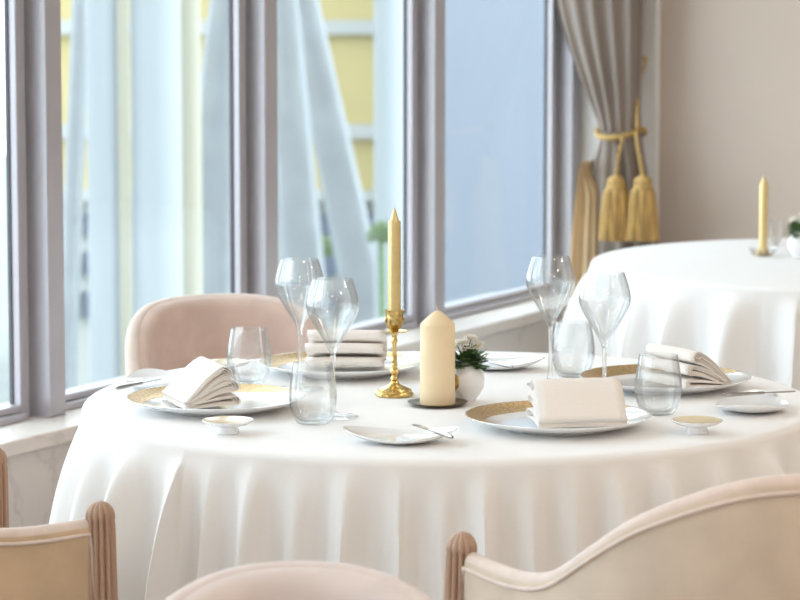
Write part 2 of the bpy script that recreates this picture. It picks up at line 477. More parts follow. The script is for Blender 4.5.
p0_ = side_plate(sF, math.radians(-4), 'oval white side plate in front of the brass candlestick, knife across its right end')
side_plate(sR, math.radians(78), 'oval white side plate at the right edge of the front table', p0_)
side_plate(sB, math.radians(-5), 'oval white side plate behind the flower vase', p0_)
side_plate(sL, math.radians(112), 'oval white side plate tucked behind the left charger', p0_)
def knife(loc, rz, tilt, label, proto=None):
    if proto:
        k = copy_tree(proto, loc, rz, label); k.rotation_euler = (0, tilt, rz); return k
    t = thing('butter_knife', label, 'knife', loc, rz, 'butter knives')
    hp = [V(-.085+.095*i/12, 0, 0) for i in range(13)]
    MB().tube(hp, .003, 10, [.0022, .0034, .0038, .0039, .0038, .0036, .0033, .0031, .0029, .0027, .0026, .0026, .0024]).build('handle', M['steel'], t, smooth=60)
    out = [(.006, -.0028), (.02, -.004), (.05, -.0075), (.068, -.0075), (.080, -.003), (.083, .002), (.07, .004), (.04, .0036), (.006, .0028)]
    mb = MB(); mb.loft([[V(x, y, -.0006) for x, y in out], [V(x, y, .0006) for x, y in out]])
    mb.build('blade', M['steel'], t, smooth=0)
    t.rotation_euler = (0, tilt, rz); return t
def dirz(a, b):
    d = b-a; return math.atan2(d.y, d.x)
a_ = at_z(408, 425, ZT+.027); b_ = at_z(457, 439, ZT+.030)
k0 = knife((a_+b_)/2+V(0, 0, .002), dirz(b_, a_), 0, 'butter knife laid across the right end of the front side plate')
k0.scale = (.85, 1, 1)
a_ = at_z(733, 395, ZT+.022); b_ = at_z(786, 391, ZT+.024)
kk = knife((a_+b_)/2, dirz(a_, b_), 0, 'butter knife resting on the side plate at the right edge', k0)
a_ = at_z(481, 359, ZT+.022); b_ = at_z(503, 366, ZT+.018)
kk = knife((a_+b_)/2, dirz(b_, a_), 0, 'butter knife on the side plate behind the flower vase', k0)
a_ = at_z(118, 388, ZT+.026); b_ = at_z(160, 379, ZT+.026)
kk = knife((a_+b_)/2, dirz(a_, b_), 0, 'butter knife on the side plate behind the left charger', k0)

# ------------------------------------------------------------------ butter dishes
def dish(loc, label):
    t = thing('butter_dish', label, 'dish', loc, 0, 'small pedestal butter dishes')
    MB().lathe([(0, 0), (.018, 0), (.0185, .001), (.017, .009), (.0175, .0112), (0, .0112)], 40).build('foot', M['china'], t, smooth=50)
    MB().lathe([(0, .0112), (.018, .0112), (.033, .0150), (.0415, .0200), (.0425, .0215), (.0415, .0222), (.036, .0205), (.02, .0180), (0, .0175)], 56).build('bowl', M['china'], t, smooth=50)
    MB().lathe([(.0405, .02225), (.036, .0210), (.02, .0185), (0, .0180), (0, .0176), (.02, .0181), (.036, .0206), (.0405, .0217)], 56).build('gold_glaze', M['cream_glaze'], t, smooth=50)
    return t
d0 = dish(gp(228, 433), 'small pedestal butter dish in front of the left charger')
copy_tree(d0, gp(697, 433), 0, 'small pedestal butter dish right of the front charger')
copy_tree(d0, gp(227, 373), 0, 'small pedestal butter dish behind the left charger')

# ------------------------------------------------------------------ glassware
def wine_glass(loc, label, proto=None):
    if proto: return copy_tree(proto, loc, random.uniform(0, 6), label)
    t = thing('wine_glass', label, 'glass', loc, 0, 'tulip wine glasses')
    MB().lathe([(0, 0), (.040, 0), (.0432, .0010), (.0430, .0018), (.030, .0030), (.012, .0058), (.0062, .0100), (.0058, .0120), (0, .0120)], 64).build('foot', M['glass'], t, smooth=40)
    MB().lathe([(0, .0121), (.0056, .0121), (.0040, .025), (.0036, .06), (.0038, .095), (.0046, .1055), (0, .1055)], 24).build('stem', M['glass'], t, smooth=40)
    outer = [(.0046, .1056), (.0062, .112), (.0105, .121), (.0185, .135), (.0275, .150), (.0365, .165), (.0425, .177), (.0450, .186), (.0452, .192), (.0436, .203), (.0405, .215), (.0368, .227), (.0335, .2360)]
    inner = [(.0326, .2362), (.0358, .227), (.0396, .215), (.0427, .203), (.0443, .192), (.0441, .186), (.0415, .177), (.0354, .165), (.0263, .150), (.0172, .136), (.0095, .125), (.0040, .119), (0, .1175)]
    MB().lathe([(0, .1056)]+outer+inner, 72).build('bowl', M['thin'], t, smooth=40)
    return t
w0 = wine_glass(gp(333, 417), 'tulip wine glass at front left, beside a tumbler, before the candlestick')
wine_glass(gp(300, 389), 'tulip wine glass at left, behind the other left wine glass', w0)
wine_glass(gp(604, 408), 'tulip wine glass right of centre, directly behind the front napkin', w0)
wine_glass(gp(550, 385), 'tulip wine glass right of centre, standing nearest the flower vase', w0)
def tumbler(loc, label, proto=None):
    if proto: return copy_tree(proto, loc, random.uniform(0, 6), label)
    outer = [(0, 0), (.022, 0), (.027, .002), (.0335, .012), (.0385, .027), (.0405, .042), (.0402, .055), (.0375, .075), (.0345, .093), (.0332, .102)]
    inner = [(.0322, .1022), (.0335, .093), (.0365, .075), (.0392, .055), (.0395, .042), (.0374, .027), (.0320, .014), (.024, .0065), (.012, .005), (0, .005)]
    o = MB().lathe(outer+inner, 72).build('tumbler', M['thin'], smooth=40); o.location = loc
    return tag(o, label, 'glass', 'stemless water tumblers')
u0 = tumbler(gp(313, 423.5), 'empty water tumbler at front left overlapping a wine glass')
tumbler(gp(249, 384), 'empty water tumbler at the back left before the pink chair', u0)
tumbler(gp(658, 414), 'empty water tumbler right of the front napkin', u0)
tumbler(gp(573, 376.5), 'empty water tumbler behind the two right wine glasses', u0)

# ------------------------------------------------------------------ brass candlestick and gold candle
def flut(nf, d): return lambda a, z: 1+d*math.cos(nf*a)
ks = thing('candlestick', 'ornate brass candlestick holding a tall gold candle at the table centre', 'candlestick', gp(394.5, 395.5))
MB().lathe([(0, 0), (.0325, 0), (.0340, .002), (.0335, .005), (.0300, .0075), (.0305, .0095), (.0270, .0125), (.0180, .0165), (.0095, .0205), (.0065, .026), (0, .026)], 64, rf=flut(16, .012)).build('base', M['gold'], ks, smooth=40)
b = MB()
for k in range(26):
    a = 2*PI*k/26; b.lathe([(0, -.0016), (.0012, -.001), (.0017, 0), (.0012, .001), (0, .0016)], 8, .0288*math.cos(a), .0288*math.sin(a), .0108)
b.build('beading', M['gold_old'], ks)
MB().lathe([(0, .026), (.0050, .026), (.0072, .030), (.0060, .034), (.0042, .036), (.0075, .041), (.0082, .044), (.0060, .048), (.0042, .050), (.0058, .053), (.0056, .056), (.0044, .058), (.0050, .061),
            (.0042, .065), (.0038, .092), (.0050, .095), (.0058, .099), (.0042, .103), (.0048, .108), (.0075, .112), (0, .112)], 32).build('stem', M['gold'], ks, smooth=40)
MB().lathe([(0, .112), (.0085, .112), (.0245, .1150), (.0250, .1162), (.0090, .1148), (0, .1148)], 48, rf=flut(10, .05)).build('drip_pan', M['gold'], ks, smooth=40)
MB().lathe([(0, .1148), (.0062, .1150), (.0075, .118), (.0110, .122), (.0145, .128), (.0160, .135), (.0152, .142), (.0160, .149), (.0172, .1535), (.0160, .1532), (.0130, .148), (0, .148)], 64, rf=lambda a, z: 1+.07*math.cos(12*a+z*300)).build('candle_cup', M['gold_old'], ks, smooth=50)
b = MB()
for k in range(9):
    a = 2*PI*k/9
    b.lathe([(0, -.005), (.0022, -.002), (.0026, .002), (0, .006)], 8, .0158*math.cos(a), .0158*math.sin(a), .135)
b.build('leaf_ornament', M['gold_old'], ks)
tc_ = thing('taper_candle', 'tall gold taper candle standing in the brass candlestick', 'candle', (ks.location.x, ks.location.y, ks.location.z+.1482))
MB().lathe([(0, 0), (.0115, 0), (.0116, .02), (.0113, .160), (.0106, .1635), (.0082, .1645), (.0050, .174), (.0022, .184), (0, .185)], 48, rf=flut(12, .018)).build('wax', M['goldwax'], tc_, smooth=30)
MB().tube([V(0, 0, .184), V(.0003, 0, .187), V(.0008, 0, .190)], .0007, 6).build('wick', M['wick'], tc_)

# pillar candle on a bronze coaster
pc = gp(437.5, 405)
o = MB().lathe([(0, 0), (.030, 0), (.044, .002), (.0520, .0055), (.0528, .0066), (.0515, .0066), (.043, .0034), (.030, .0020), (0, .0020)], 64).build('candle_coaster', M['bronze'], smooth=50)
o.location = pc; tag(o, 'dark bronze coaster under the thick ivory candle', 'coaster')
pcan = thing('pillar_candle', 'thick ivory pillar candle with pointed top on a bronze coaster', 'candle', pc+V(0, 0, .0022))
MB().lathe([(0, 0), (.0295, 0), (.0306, .0012), (.0307, .02), (.0304, .137), (.0296, .141), (.0275, .1435), (.018, .152), (.009, .1600), (.004, .163), (0, .164)], 64).build('wax', M['wax'], pcan, smooth=25)
MB().tube([V(0, 0, .162), V(-.001, 0, .168), V(-.003, 0, .1715)], .0013, 8).build('wick', M['wick'], pcan)

# ------------------------------------------------------------------ flower vase and bouquet
def blossom(r, seed):
    rnd = random.Random(seed); mb = MB()
    for ring, (n, l, el) in enumerate(((14, 1.0, .15), (12, .85, .55), (9, .65, .95), (5, .4, 1.3))):
        for k in range(n):
            a = 2*PI*(k+.5*ring)/n + rnd.uniform(-.1, .1); e = el+rnd.uniform(-.12, .12)
            d = V(math.cos(a)*math.cos(e), math.sin(a)*math.cos(e), math.sin(e)); s_ = V(-math.sin(a), math.cos(a), 0); nn = d.cross(s_)
            L = r*l; w = r*.17
            base = d*.1*r
            pts = [base-s_*w*.4, base+s_*w*.4, d*L*.6+s_*w-nn*w*.2, d*L+nn*w*.5*0, d*L*.6-s_*w-nn*w*.2]
            up = nn*.0006
            mb.add(pts+[p+up for p in pts], [(0, 1, 2, 3, 4), (9, 8, 7, 6, 5), (0, 5, 6, 1), (1, 6, 7, 2), (2, 7, 8, 3), (3, 8, 9, 4), (4, 9, 5, 0)])
    return mb
def foliage(r, n, seed, leaf=.011):
    rnd = random.Random(seed); mb = MB()
    for k in range(n):
        a = rnd.uniform(0, 2*PI); e = rnd.uniform(-.3, .95)
        d = V(math.cos(a)*math.cos(e), math.sin(a)*math.cos(e), math.sin(e))
        L = r*rnd.uniform(.65, 1.0)
        mb.tube([V(0, 0, 0), d*L*.5+V(0, 0, .002), d*L], .0005, 5)
        s_ = d.cross(V(0, 0, 1)).normalized(); nn = s_.cross(d)
        for j in range(9):
            q = .3+.7*j/8; l = leaf*(1.15-.6*q)*rnd.uniform(.8, 1.2); c = d*L*q
            for sg in (-1, 1):
                t_ = (d*.6+s_*sg*.8+nn*rnd.uniform(-.2, .3)).normalized(); w_ = t_.cross(nn).normalized()*l*.22
                pts = [c, c+t_*l*.5+w_, c+t_*l, c+t_*l*.5-w_]; up = nn*.0004
                mb.add(pts+[p+up for p in pts], [(0, 1, 2, 3), (7, 6, 5, 4), (0, 4, 5, 1), (1, 5, 6, 2), (2, 6, 7, 3), (3, 7, 4, 0)])
    return mb
def vase(loc, label, rz=0):
    t = thing('flower_vase', label, 'vase', loc, rz, 'round white flower vases')
    prof = [(0, 0), (.015, 0), (.0165, .002), (.0250, .012), (.0315, .024), (.0335, .036), (.0310, .050), (.0240, .061), (.0165, .066), (.0155, .069), (.0145, .069), (.0150, .065), (.0220, .058), (.029, .048), (.031, .036), (.024, .015), (.01, .005), (0, .005)]
    MB().lathe(prof, 64).build('vase_body', M['china'], t, smooth=50)
    mb = MB()
    # raised round medallion on the belly, facing local -x/-y
    rings = []
    for q, h in ((1.0, 0), (1.0, .002), (.82, .0032), (.74, .0018), (.5, .0035), (.25, .0045), (.06, .005)):
        ring = []
        for k in range(28):
            a = 2*PI*k/28; rr = .0165*q*(1+(.06*math.cos(7*a) if q < .8 else 0))
            y, z = rr*math.cos(a), .036+rr*math.sin(a)
            x = -math.sqrt(max(1e-8, .0332**2-y*y-(z-.036)**2))
            ring.append(V(x-h, y, z))
        rings.append(ring)
    mb.loft(rings); mb.build('medallion', M['gold_old'], t, smooth=30)
    return t
def bouquet(loc, label, seed, rz=0):
    t = thing('bouquet', label, 'flowers', loc, rz, 'white and green bouquets')
    MB().tube([V(0, 0, -.045), V(.001, 0, -.02), V(0, 0, .002)], .006, 8).build('stem_bundle', M['leaf'], t)
    foliage(.043, 60, seed, .013).build('foliage', M['leaf'], t, smooth=0)
    for k, (x, y, z) in enumerate(((.004, -.021, .026), (.020, -.010, .030), (-.008, -.014, .036), (.008, -.003, .043), (-.016, .004, .032))):
        f = blossom(.0165, seed+k).build('blossom', M['petal'], t, smooth=0); f.location = (x, y, z)
        f.rotation_euler = (y*18, -x*18, k)
        s_ = MB().tube([V(0, 0, 0), V(-x*.4, -y*.4, -.012), V(-x, -y, -z)], .0009, 6).build('flower_stem', M['leaf'], t)
        s_.location = (x, y, z)
    return t
vz = gp(466, 400.5)
vase(vz, 'round white vase with gold medallion beside the ivory pillar candle', math.radians(38))
bouquet(vz+V(0, 0, .066), 'small bouquet of white blossoms and ferns beside the pillar candle', 21)

# ------------------------------------------------------------------ far table setting
fz = gp(763, 256)
o = thing('candle_dish', 'shallow glass dish holding a gold candle on the far table', 'candle holder', fz)
MB().lathe([(0, 0), (.022, 0), (.030, .006), (.037, .022), (.0355, .0225), (.028, .009), (.018, .004), (0, .004)], 48).build('bowl', M['glass'], o, smooth=40)
MB().lathe([(0, .0042), (.016, .0042), (.0175, .008), (.015, .014), (0, .014)], 24, rf=flut(8, .06)).build('candle_cup', M['gold_old'], o, smooth=40)
tf = thing('taper_candle', 'gold taper candle standing in a glass dish on the far table', 'candle', fz+V(0, 0, .0142))
MB().lathe([(0, 0), (.0112, 0), (.0110, .170), (.0100, .1735), (.0080, .1745), (.0040, .188), (0, .196)], 40, rf=flut(12, .018)).build('wax', M['goldwax'], tf, smooth=30)
MB().tube([V(0, 0, .194), V(.0004, 0, .201)], .0008, 6).build('wick', M['wick'], tf)
fv = gp(800, 258)
vase(fv, 'round white vase at the right edge of the far table', 2.5)
bouquet(fv+V(0, 0, .066), 'small bouquet of white blossoms and leaves on the far table', 33)
fg = gp(775, 245)
o = MB().lathe([(0, 0), (.014, 0), (.016, .003), (.0165, .07), (.0150, .0702), (.0148, .006), (0, .006)], 32).build('tumbler', M['glass'], smooth=40)
o.location = fg; tag(o, 'slim clear glass behind the gold candle on the far table', 'glass')

# ------------------------------------------------------------------ chairs
def shell(path, ztop, thick, zbot, nseg=7):
    # path: list of plan points from one end to the other; section follows it
    rings = []; n = len(path)
    for i, p in enumerate(path):
        a = path[max(i-1, 0)]; b = path[min(i+1, n-1)]
        d = (b-a).normalized(); nrm = V(d.y, -d.x, 0)
        if nrm.dot(V(p.x, p.y+.0, 0)) < 0 and abs(p.x) > .02: nrm = -nrm
        elif abs(p.x) <= .02 and nrm.y > 0: nrm = -nrm
        zt = ztop[i]; h = thick/2; ring = []
        for j in range(5):
            z = zbot+(zt-h-zbot)*j/4; bulge = .006*math.sin(PI*j/4)
            ring.append(V(p.x, p.y, 0)-nrm*(h+bulge)+V(0, 0, z))
        for j in range(1, nseg):
            a_ = PI*j/nseg; ring.append(V(p.x, p.y, 0)-nrm*h*math.cos(a_)+V(0, 0, zt-h+h*math.sin(a_)))
        for j in range(4, -1, -1):
            z = zbot+(zt-h-zbot)*j/4; ring.append(V(p.x, p.y, 0)+nrm*h+V(0, 0, z))
        rings.append(ring)
    return rings
def cushion(outline, z0, z1):
    mb = MB(); rings = []
    for ins, z in ((.02, z0), (.004, z0+.012), (0, z0+.03), (0, z1-.035), (.008, z1-.014), (.03, z1-.003), (.08, z1)):
        rings.append([V(p.x*(1-ins/.25), p.y*(1-ins/.25), z) for p in outline])
    mb.loft(rings); return mb
def leg_mb(x, y, dx, dy, z1=.34, r0=.012, r1=.019):
    return MB().tube([V(x+dx, y+dy, 0), V(x+dx*.6, y+dy*.6, z1*.4), V(x, y, z1)], r1, 14, [r0, (r0+r1)/2, r1])
def armchair(loc, rz, label, panel):
    t = thing('armchair', label, 'chair', loc, rz, 'armchairs with carved posts')
    pts = []; W = .262
    for i in range(12): pts.append(V(-W+.010*i/12, .243-.263*i/12, 0))
    for i in range(37):
        a = PI+PI*i/36; pts.append(V(.252*math.cos(a), -.02+.25*math.sin(a), 0))
    for i in range(11, -1, -1): pts.append(V(W-.010*i/12, .243-.263*i/12, 0))
    d = [0]
    for a, b in zip(pts, pts[1:]): d.append(d[-1]+(b-a).length)
    tab = [(0, .704), (.06, .699), (.13, .699), (.20, .713), (.28, .757), (.38, .819), (.50, .866), (.60, .875), (.68, .875)]
    zt = [interp(tab, min(x, d[-1]-x)) for x in d]
    MB().loft(shell(pts, zt, .030, .30)).build('back_shell', panel, t, smooth=50)
    # roll along the crest and a thin welt under it
    roll = []
    for i, (p, z) in enumerate(zip(pts, zt)):
        roll.append(V(p.x, p.y, z-.010))
    MB().tube(roll, .0135, 14).build('crest_roll', M['trimroll'], t, smooth=60)
    out = []
    for i, p in enumerate(pts):
        a = pts[max(i-1, 0)]; b = pts[min(i+1, len(pts)-1)]; dd = (b-a).normalized(); nr = V(dd.y, -dd.x, 0)
        if (abs(p.x) > .02 and nr.dot(p) < 0) or (abs(p.x) <= .02 and nr.y > 0): nr = -nr
        out.append(V(p.x, p.y, zt[i]-.0175)+nr*.0160)
    vp = [V(out[0].x, out[0].y+.004, z) for z in (.31, .45, .6, .66)]+[out[0]]
    vq = [V(out[-1].x, out[-1].y+.004, z) for z in (.66, .6, .45, .31)]
    vq = [out[-1]]+vq
    MB().tube(vp+out[1:-1]+vq, .0030, 8).build('welt', M['trimroll'], t, smooth=60)
    for sx in (-1, 1):
        rings = []; nf = 13; n = nf*8
        for z, r in ((0, .013), (.10, .015), (.30, .021), (.33, .027), (.36, .027), (.40, .0265), (.68, .0225), (.698, .0222), (.704, .0212), (.708, .0222), (.716, .0215), (.724, .0180), (.730, .0115), (.733, .004)):
            fl = 1 if .31 < z < .705 else (.5 if z > .705 else 0)
            rings.append([V(sx*(.268+.02*(.73-z)), .262, z)+V(r*(1-.27*fl*(1-abs(math.sin(nf*PI*k/n))))*math.cos(2*PI*k/n), r*(1-.27*fl*(1-abs(math.sin(nf*PI*k/n))))*math.sin(2*PI*k/n), 0) for k in range(n)])
        MB().loft(rings).build('carved_post', M['post'], t, smooth=50)
    ol = [V(.235*math.cos(2*PI*k/48) if math.sin(2*PI*k/48) < 0 else .235*math.copysign(abs(math.cos(2*PI*k/48))**.35, math.cos(2*PI*k/48)), (-.235*abs(math.sin(2*PI*k/48)) if math.sin(2*PI*k/48) < 0 else .25*abs(math.sin(2*PI*k/48))**.35), 0) for k in range(48)]
    cushion(ol, .35, .47).build('seat_cushion', M['tan_pale'], t, smooth=50)
    MB().loft([[V(p.x*1.03, p.y*1.0, z) for p in ol] for z in (.295, .349)]).build('seat_frame', M['post'], t, smooth=40)
    for sx in (-1, 1): leg_mb(sx*.17, -.17, sx*.03, -.06, .30).build('leg', M['post'], t)
    return t
def tubchair(loc, rz, label, m, rx=.215, ex=3.2):
    t = thing('tub_chair', label, 'chair', loc, rz, 'round backed tub chairs')
    pts = []; zt = []
    for i in range(61):
        a = math.radians(-118+236*i/60)
        pts.append(V(rx*math.sin(a), -.225*math.cos(a), 0))
        q = abs(a)/math.radians(92)
        zt.append(.797-.20*q**ex if q < 1 else max(.56, .597-.16*(q-1)))
    MB().loft(shell(pts, zt, .055, .32)).build('back_shell', m, t, smooth=60)
    out = []
    MB().tube([V(p.x*1.05, p.y*1.05, z-.012) for p, z in zip(pts, zt)], .0165, 14).build('crest_roll', M['trimroll'] if m is M['velvet'] else m, t, smooth=60)
    ol = [V(.20*math.cos(2*PI*k/48), .22*math.sin(2*PI*k/48)+.01, 0) for k in range(48)]
    cushion(ol, .34, .47).build('seat_cushion', m, t, smooth=50)
    MB().loft([[V(p.x*1.05, p.y*1.05, z) for p in ol] for z in (.28, .339)]).build('seat_frame', M['wood'], t, smooth=40)
    for sx in (-1, 1):
        for sy in (-1, 1): leg_mb(sx*.14, sy*.15, sx*.03, sy*.03, .28).build('leg', M['wood'], t)
    return t
def chair_from_post(post, other_dir_angle, sx):
    # place the armchair so that its post sx (local (sx*.268,.262)) sits at the given plan point
    ca, sa = math.cos(other_dir_angle), math.sin(other_dir_angle)
    lx, ly = sx*.268, .262
    return V(post.x-(lx*ca-ly*sa), post.y-(lx*sa+ly*ca), 0)
near = at_z(100, 503, .73); far = at_z(-3, 450, .73)
v = far-near; rzL = math.atan2(-v.y, -v.x)        # local +x points from the far post to the near one
rzL = math.atan2((near-far).y, (near-far).x)
armchair(chair_from_post(near, rzL, 1), rzL, 'armchair at the left, tan panel beside its reeded post, half out of frame', M['tan'])
pr = at_z(462, 534, .73); rzR = math.radians(30)
armchair(chair_from_post(pr, rzR, -1), rzR, 'armchair at the lower right with swooping crest and pale outer back', M['tan_pale'])
bk = at_z(206, 294, .803); rzB = math.radians(180+26)
tubchair(V(bk.x, bk.y, 0)+V(math.sin(-rzB)*.225*-1, 0, 0)*0 + V(-.225*math.sin(rzB), .225*math.cos(rzB), 0), rzB, 'dusty pink round-backed tub chair behind the front table by the windows', M['velvet'], .228, 3.4)
bk = at_z(300, 562, .803); rzN = math.radians(180)
tubchair(V(bk.x, bk.y-.225, 0), rzN, 'pale cream round-backed chair top at the bottom edge, in front of the table', M['velvet_cream'], .205, 2.6)

# ------------------------------------------------------------------ curtain, tieback and tassels
PB = wl(SC, 0, 0); EN = -U                         # end wall plane and its normal into the room
def onwall(px, py, o): return at_plane(px, py, PB+EN*o, EN)
OC = .14
rowsP = [(-60, 546, 646), (-30, 551, 645), (0, 557, 644), (25, 563, 643), (50, 571, 642), (75, 580, 641), (100, 590, 640), (118, 599, 639.5), (130, 603, 639.5), (142, 601, 641), (160, 593, 645), (180, 587, 649), (210, 583, 655), (240, 580, 660)]
lv = []
for (y, l, r) in rowsP:
    A = onwall(l, y, OC); B = onwall(r, y, OC); lv.append((A.z, (A-PB).dot(N), (B-PB).dot(N)))
top = lv[0]; bot = lv[-1]
lv = [(CEIL-.02, top[1]-.11, top[2]+.01), (2.3, top[1]-.06, top[2]+.005), (1.9, top[1]-.03, top[2])] + lv + [(.45, bot[1]-.01, bot[2]+.025), (.02, bot[1]-.02, bot[2]+.04)]
lv.sort()
tabL = [(z, l) for z, l, r in lv]; tabR = [(z, r) for z, l, r in lv]
ZTIE = onwall(620, 130, OC).z
def curtain_mesh(z0, z1, nz, fl=0.0, fr=1.0, o=OC, seed=0, depth=1.0, grow=0.0):
    rings = []; nphi = 144
    for i in range(nz+1):
        z = z0+(z1-z0)*i/nz
        l = interp(tabL, z); r = interp(tabR, z)
        a = l+(r-l)*fl-grow; b = l+(r-l)*(fr(z) if callable(fr) else fr)+grow
        tie = math.exp(-((z-ZTIE)/.07)**2)
        hd = (.055+.02*tie)*depth; hw = (b-a)/2; ring = []
        for k in range(nphi):
            ph = 2*PI*k/nphi
            u = math.cos(ph); d = math.sin(ph)
            am = (.010*(1-.45*tie))*(1 if d < 0 else .4)
            pl = am*math.sin(26*math.acos(max(-1, min(1, u)))*.5+seed+.5*math.sin(z*2.2))*abs(d)**.3 + .5*am*math.sin(17*u+1.3+seed)
            p = PB + N*((a+b)/2+hw*u) + EN*(o-(hd*d)-(pl if d < 0 else -pl*0)*-1)
            ring.append(V(p.x, p.y, z))
        rings.append(ring)
    return MB().loft(rings)
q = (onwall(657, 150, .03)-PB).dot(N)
struct(MB().box(SC-.03, SC-.001, .004, q, 0, CEIL-.001, TW).build('trim_50', M['white'], smooth=0, bevel=.01))  # white board added where window light brightens the end wall
cu = thing('curtain', 'taupe satin curtain gathered by a gold rope in the far corner', 'curtain', (PB.x, PB.y, 0))
def sub0(o): o.location = -Vector(cu.location); return o
sub0(curtain_mesh(ZTIE-.002, CEIL-.02, 60).build('upper_drape', M['curtain'], cu, smooth=70))
sub0(curtain_mesh(.012, ZTIE-.003, 40, .02, 1, seed=2).build('lower_drape', M['curtain'], cu, smooth=70))
zl = onwall(600, 160, OC).z; zk = onwall(600, 196, OC).z
sub0(curtain_mesh(.012, zl, 44, -.02, lambda z: .34-.28*sm(zk, zl, z), o=OC+.03, seed=4, depth=.9).build('lining', M['lining'], cu, smooth=70))
tb = thing('curtain_tieback', 'gold rope tieback with two thick tassels around the taupe curtain', 'tieback', (PB.x, PB.y, 0))
def sub1(o): o.location = -Vector(tb.location); return o
def twisted(pts, r):
    mb = MB(); 
    for s_ in range(3):
        q = []
        for i, p in enumerate(pts):
            a = pts[max(i-1, 0)]; b = pts[min(i+1, len(pts)-1)]; d = (b-a).normalized()
            x = d.orthogonal().normalized() if abs(d.z) > .9 else d.cross(V(0, 0, 1)).normalized(); y = d.cross(x)
            w = i*.55+s_*2*PI/3; q.append(p+x*r*.55*math.cos(w)+y*r*.55*math.sin(w))
        mb.tube(q, r*.55, 6)
    return mb
l = interp(tabL, ZTIE); r_ = interp(tabR, ZTIE); loop = []
for k in range(91):
    ph = PI+2*PI*k/90
    zz = ZTIE+.006-.024*abs(math.sin(ph))
    p = PB+N*((l+r_)/2+((r_-l)/2+.006)*math.cos(ph))+EN*(OC+.094*math.sin(ph)*-1); loop.append(V(p.x, p.y, zz))
sub1(twisted(loop, .0085).build('rope', M['rope'], tb, smooth=60))
hk = onwall(648, 58, .06)
seg = []
A = onwall(637.5, 128, OC+.06); B = hk+EN*.012
for i in range(40):
    t = i/39; p = A.lerp(B, t); p = p-N*(.012*math.sin(PI*t)); seg.append(p)
sub1(twisted(seg, .0045).build('hanging_cord', M['rope'], tb, smooth=60))
JJ = [onwall(623, 134, OC+.105), onwall(636, 132, OC+.105)]
for k, px in enumerate((616, 643)):
    tp = onwall(px, 176, OC+.115)
    seg = [JJ[k].lerp(tp, i/19)+EN*.004*math.sin(PI*i/19) for i in range(20)]
    sub1(twisted(seg, .005).build('tassel_cord', M['rope'], tb, smooth=60))
    zb = onwall(px, 240, OC+.115).z-tp.z
    h = -zb
    ts = MB().lathe([(0, .004), (.014, 0), (.024, -.05*h), (.027, -.11*h), (.025, -.155*h), (.034, -.24*h), (.0405, -.5*h), (.0455, -.85*h), (.0465, -h), (.036, -h), (0, -.96*h)], 120,
                    rf=lambda a, z, h=h: 1+(.05*math.cos(30*a)+.03*math.cos(19*a+1) if z < -.22*h else .03*math.cos(20*a)))
    o = ts.build('tassel', M['fringe'], tb, smooth=50); o.location = tp-Vector(tb.location)
    MB().lathe([(.025, -.135*h), (.0285, -.145*h), (.0285, -.175*h), (.026, -.185*h), (.022, -.16*h)], 48, closed=True).build('tassel_band', M['rope'], o, smooth=50)
hkT = thing('tieback_hook', 'small brass knob on the wall right of the curtain', 'hook', onwall(648, 58, 0))
o = MB().tube([V(0, 0, 0), EN*.05], .006, 12).build('stem', M['gold'], hkT)
b = MB()
for i in range(1): b.lathe([(0, -.012), (.008, -.010), (.012, 0), (.008, .010), (0, .012)], 20)
o = b.build('knob', M['gold'], hkT); o.location = EN*.058

# ------------------------------------------------------------------ outdoors
GZ = -2.2
g = MB().box(-30, 40, 0, 60, GZ-.2, GZ, lambda p: p if True else p)
# keep the ground beyond the window wall only
g = MB().add([wl(-14, -.4, GZ), wl(40, -.4, GZ), wl(40, -45, GZ), wl(-14, -45, GZ), wl(-14, -.4, GZ-.2), wl(40, -.4, GZ-.2), wl(40, -45, GZ-.2), wl(-14, -45, GZ-.2)],
             [(0, 1, 2, 3), (7, 6, 5, 4), (0, 4, 5, 1), (1, 5, 6, 2), (2, 6, 7, 3), (3, 7, 4, 0)])
o = g.build('ground', M['pave'], smooth=0); struct(o)
struct(MB().box(SR, SC+.2, -.40, -.145, GZ, ZS-.05, TW).build('trim_60', M['bandw'], smooth=0))   # outer stone ledge below the glazing
def bx(px0, px1, py0, py1, y, th):
    a = at_y(px0, py0, y); b = at_y(px1, py1, y)
    return MB().box(a.x, b.x, y, y+th, b.z, a.z)
YB = 24
a = at_y(20, 0, YB); b = at_y(395, 0, YB)
yb = thing('building', 'blurred yellow building with white bands seen through the left windows', 'building', ((a.x+b.x)/2, YB, GZ))
def subp(o, root): o.location = -Vector(root.location); return o
zlow = at_y(0, 196, YB).z
subp(MB().box(a.x, b.x, YB, YB+4, zlow, 5.5).build('facade', M['yellow'], yb, smooth=0), yb)
subp(MB().box(a.x, b.x, YB+.1, YB+4, GZ, zlow-.001).build('base_storey', M['bandw'], yb, smooth=0), yb)
for (y0, y1) in ((-60, -48), (20, 34), (124, 138), (190, 200)):
    z1 = at_y(0, y0, YB).z; z0 = at_y(0, y1, YB).z
    subp(MB().box(a.x, b.x, YB-.08, YB-.001, z0, z1).build('band', M['bandw'], yb, smooth=0), yb)
for px in (64, 84, 320, 345, 368):
    for (y0, y1) in ((214, 236), (252, 276), (292, 318)):
        p = at_y(px, y0, YB); q = at_y(px+16, y1, YB)
        subp(MB().box(p.x, q.x, YB+.02, YB+.099, q.z, p.z).build('window', M['outdark'], yb, smooth=0), yb)
a = at_y(408, 0, 21); b = at_y(700, 0, 21)
o = tag(MB().box(a.x, b.x, 21, 25, GZ, 6).build('building', M['shadedwhite'], smooth=0), 'plain white building wall, shaded pale blue, seen through the right window', 'building')
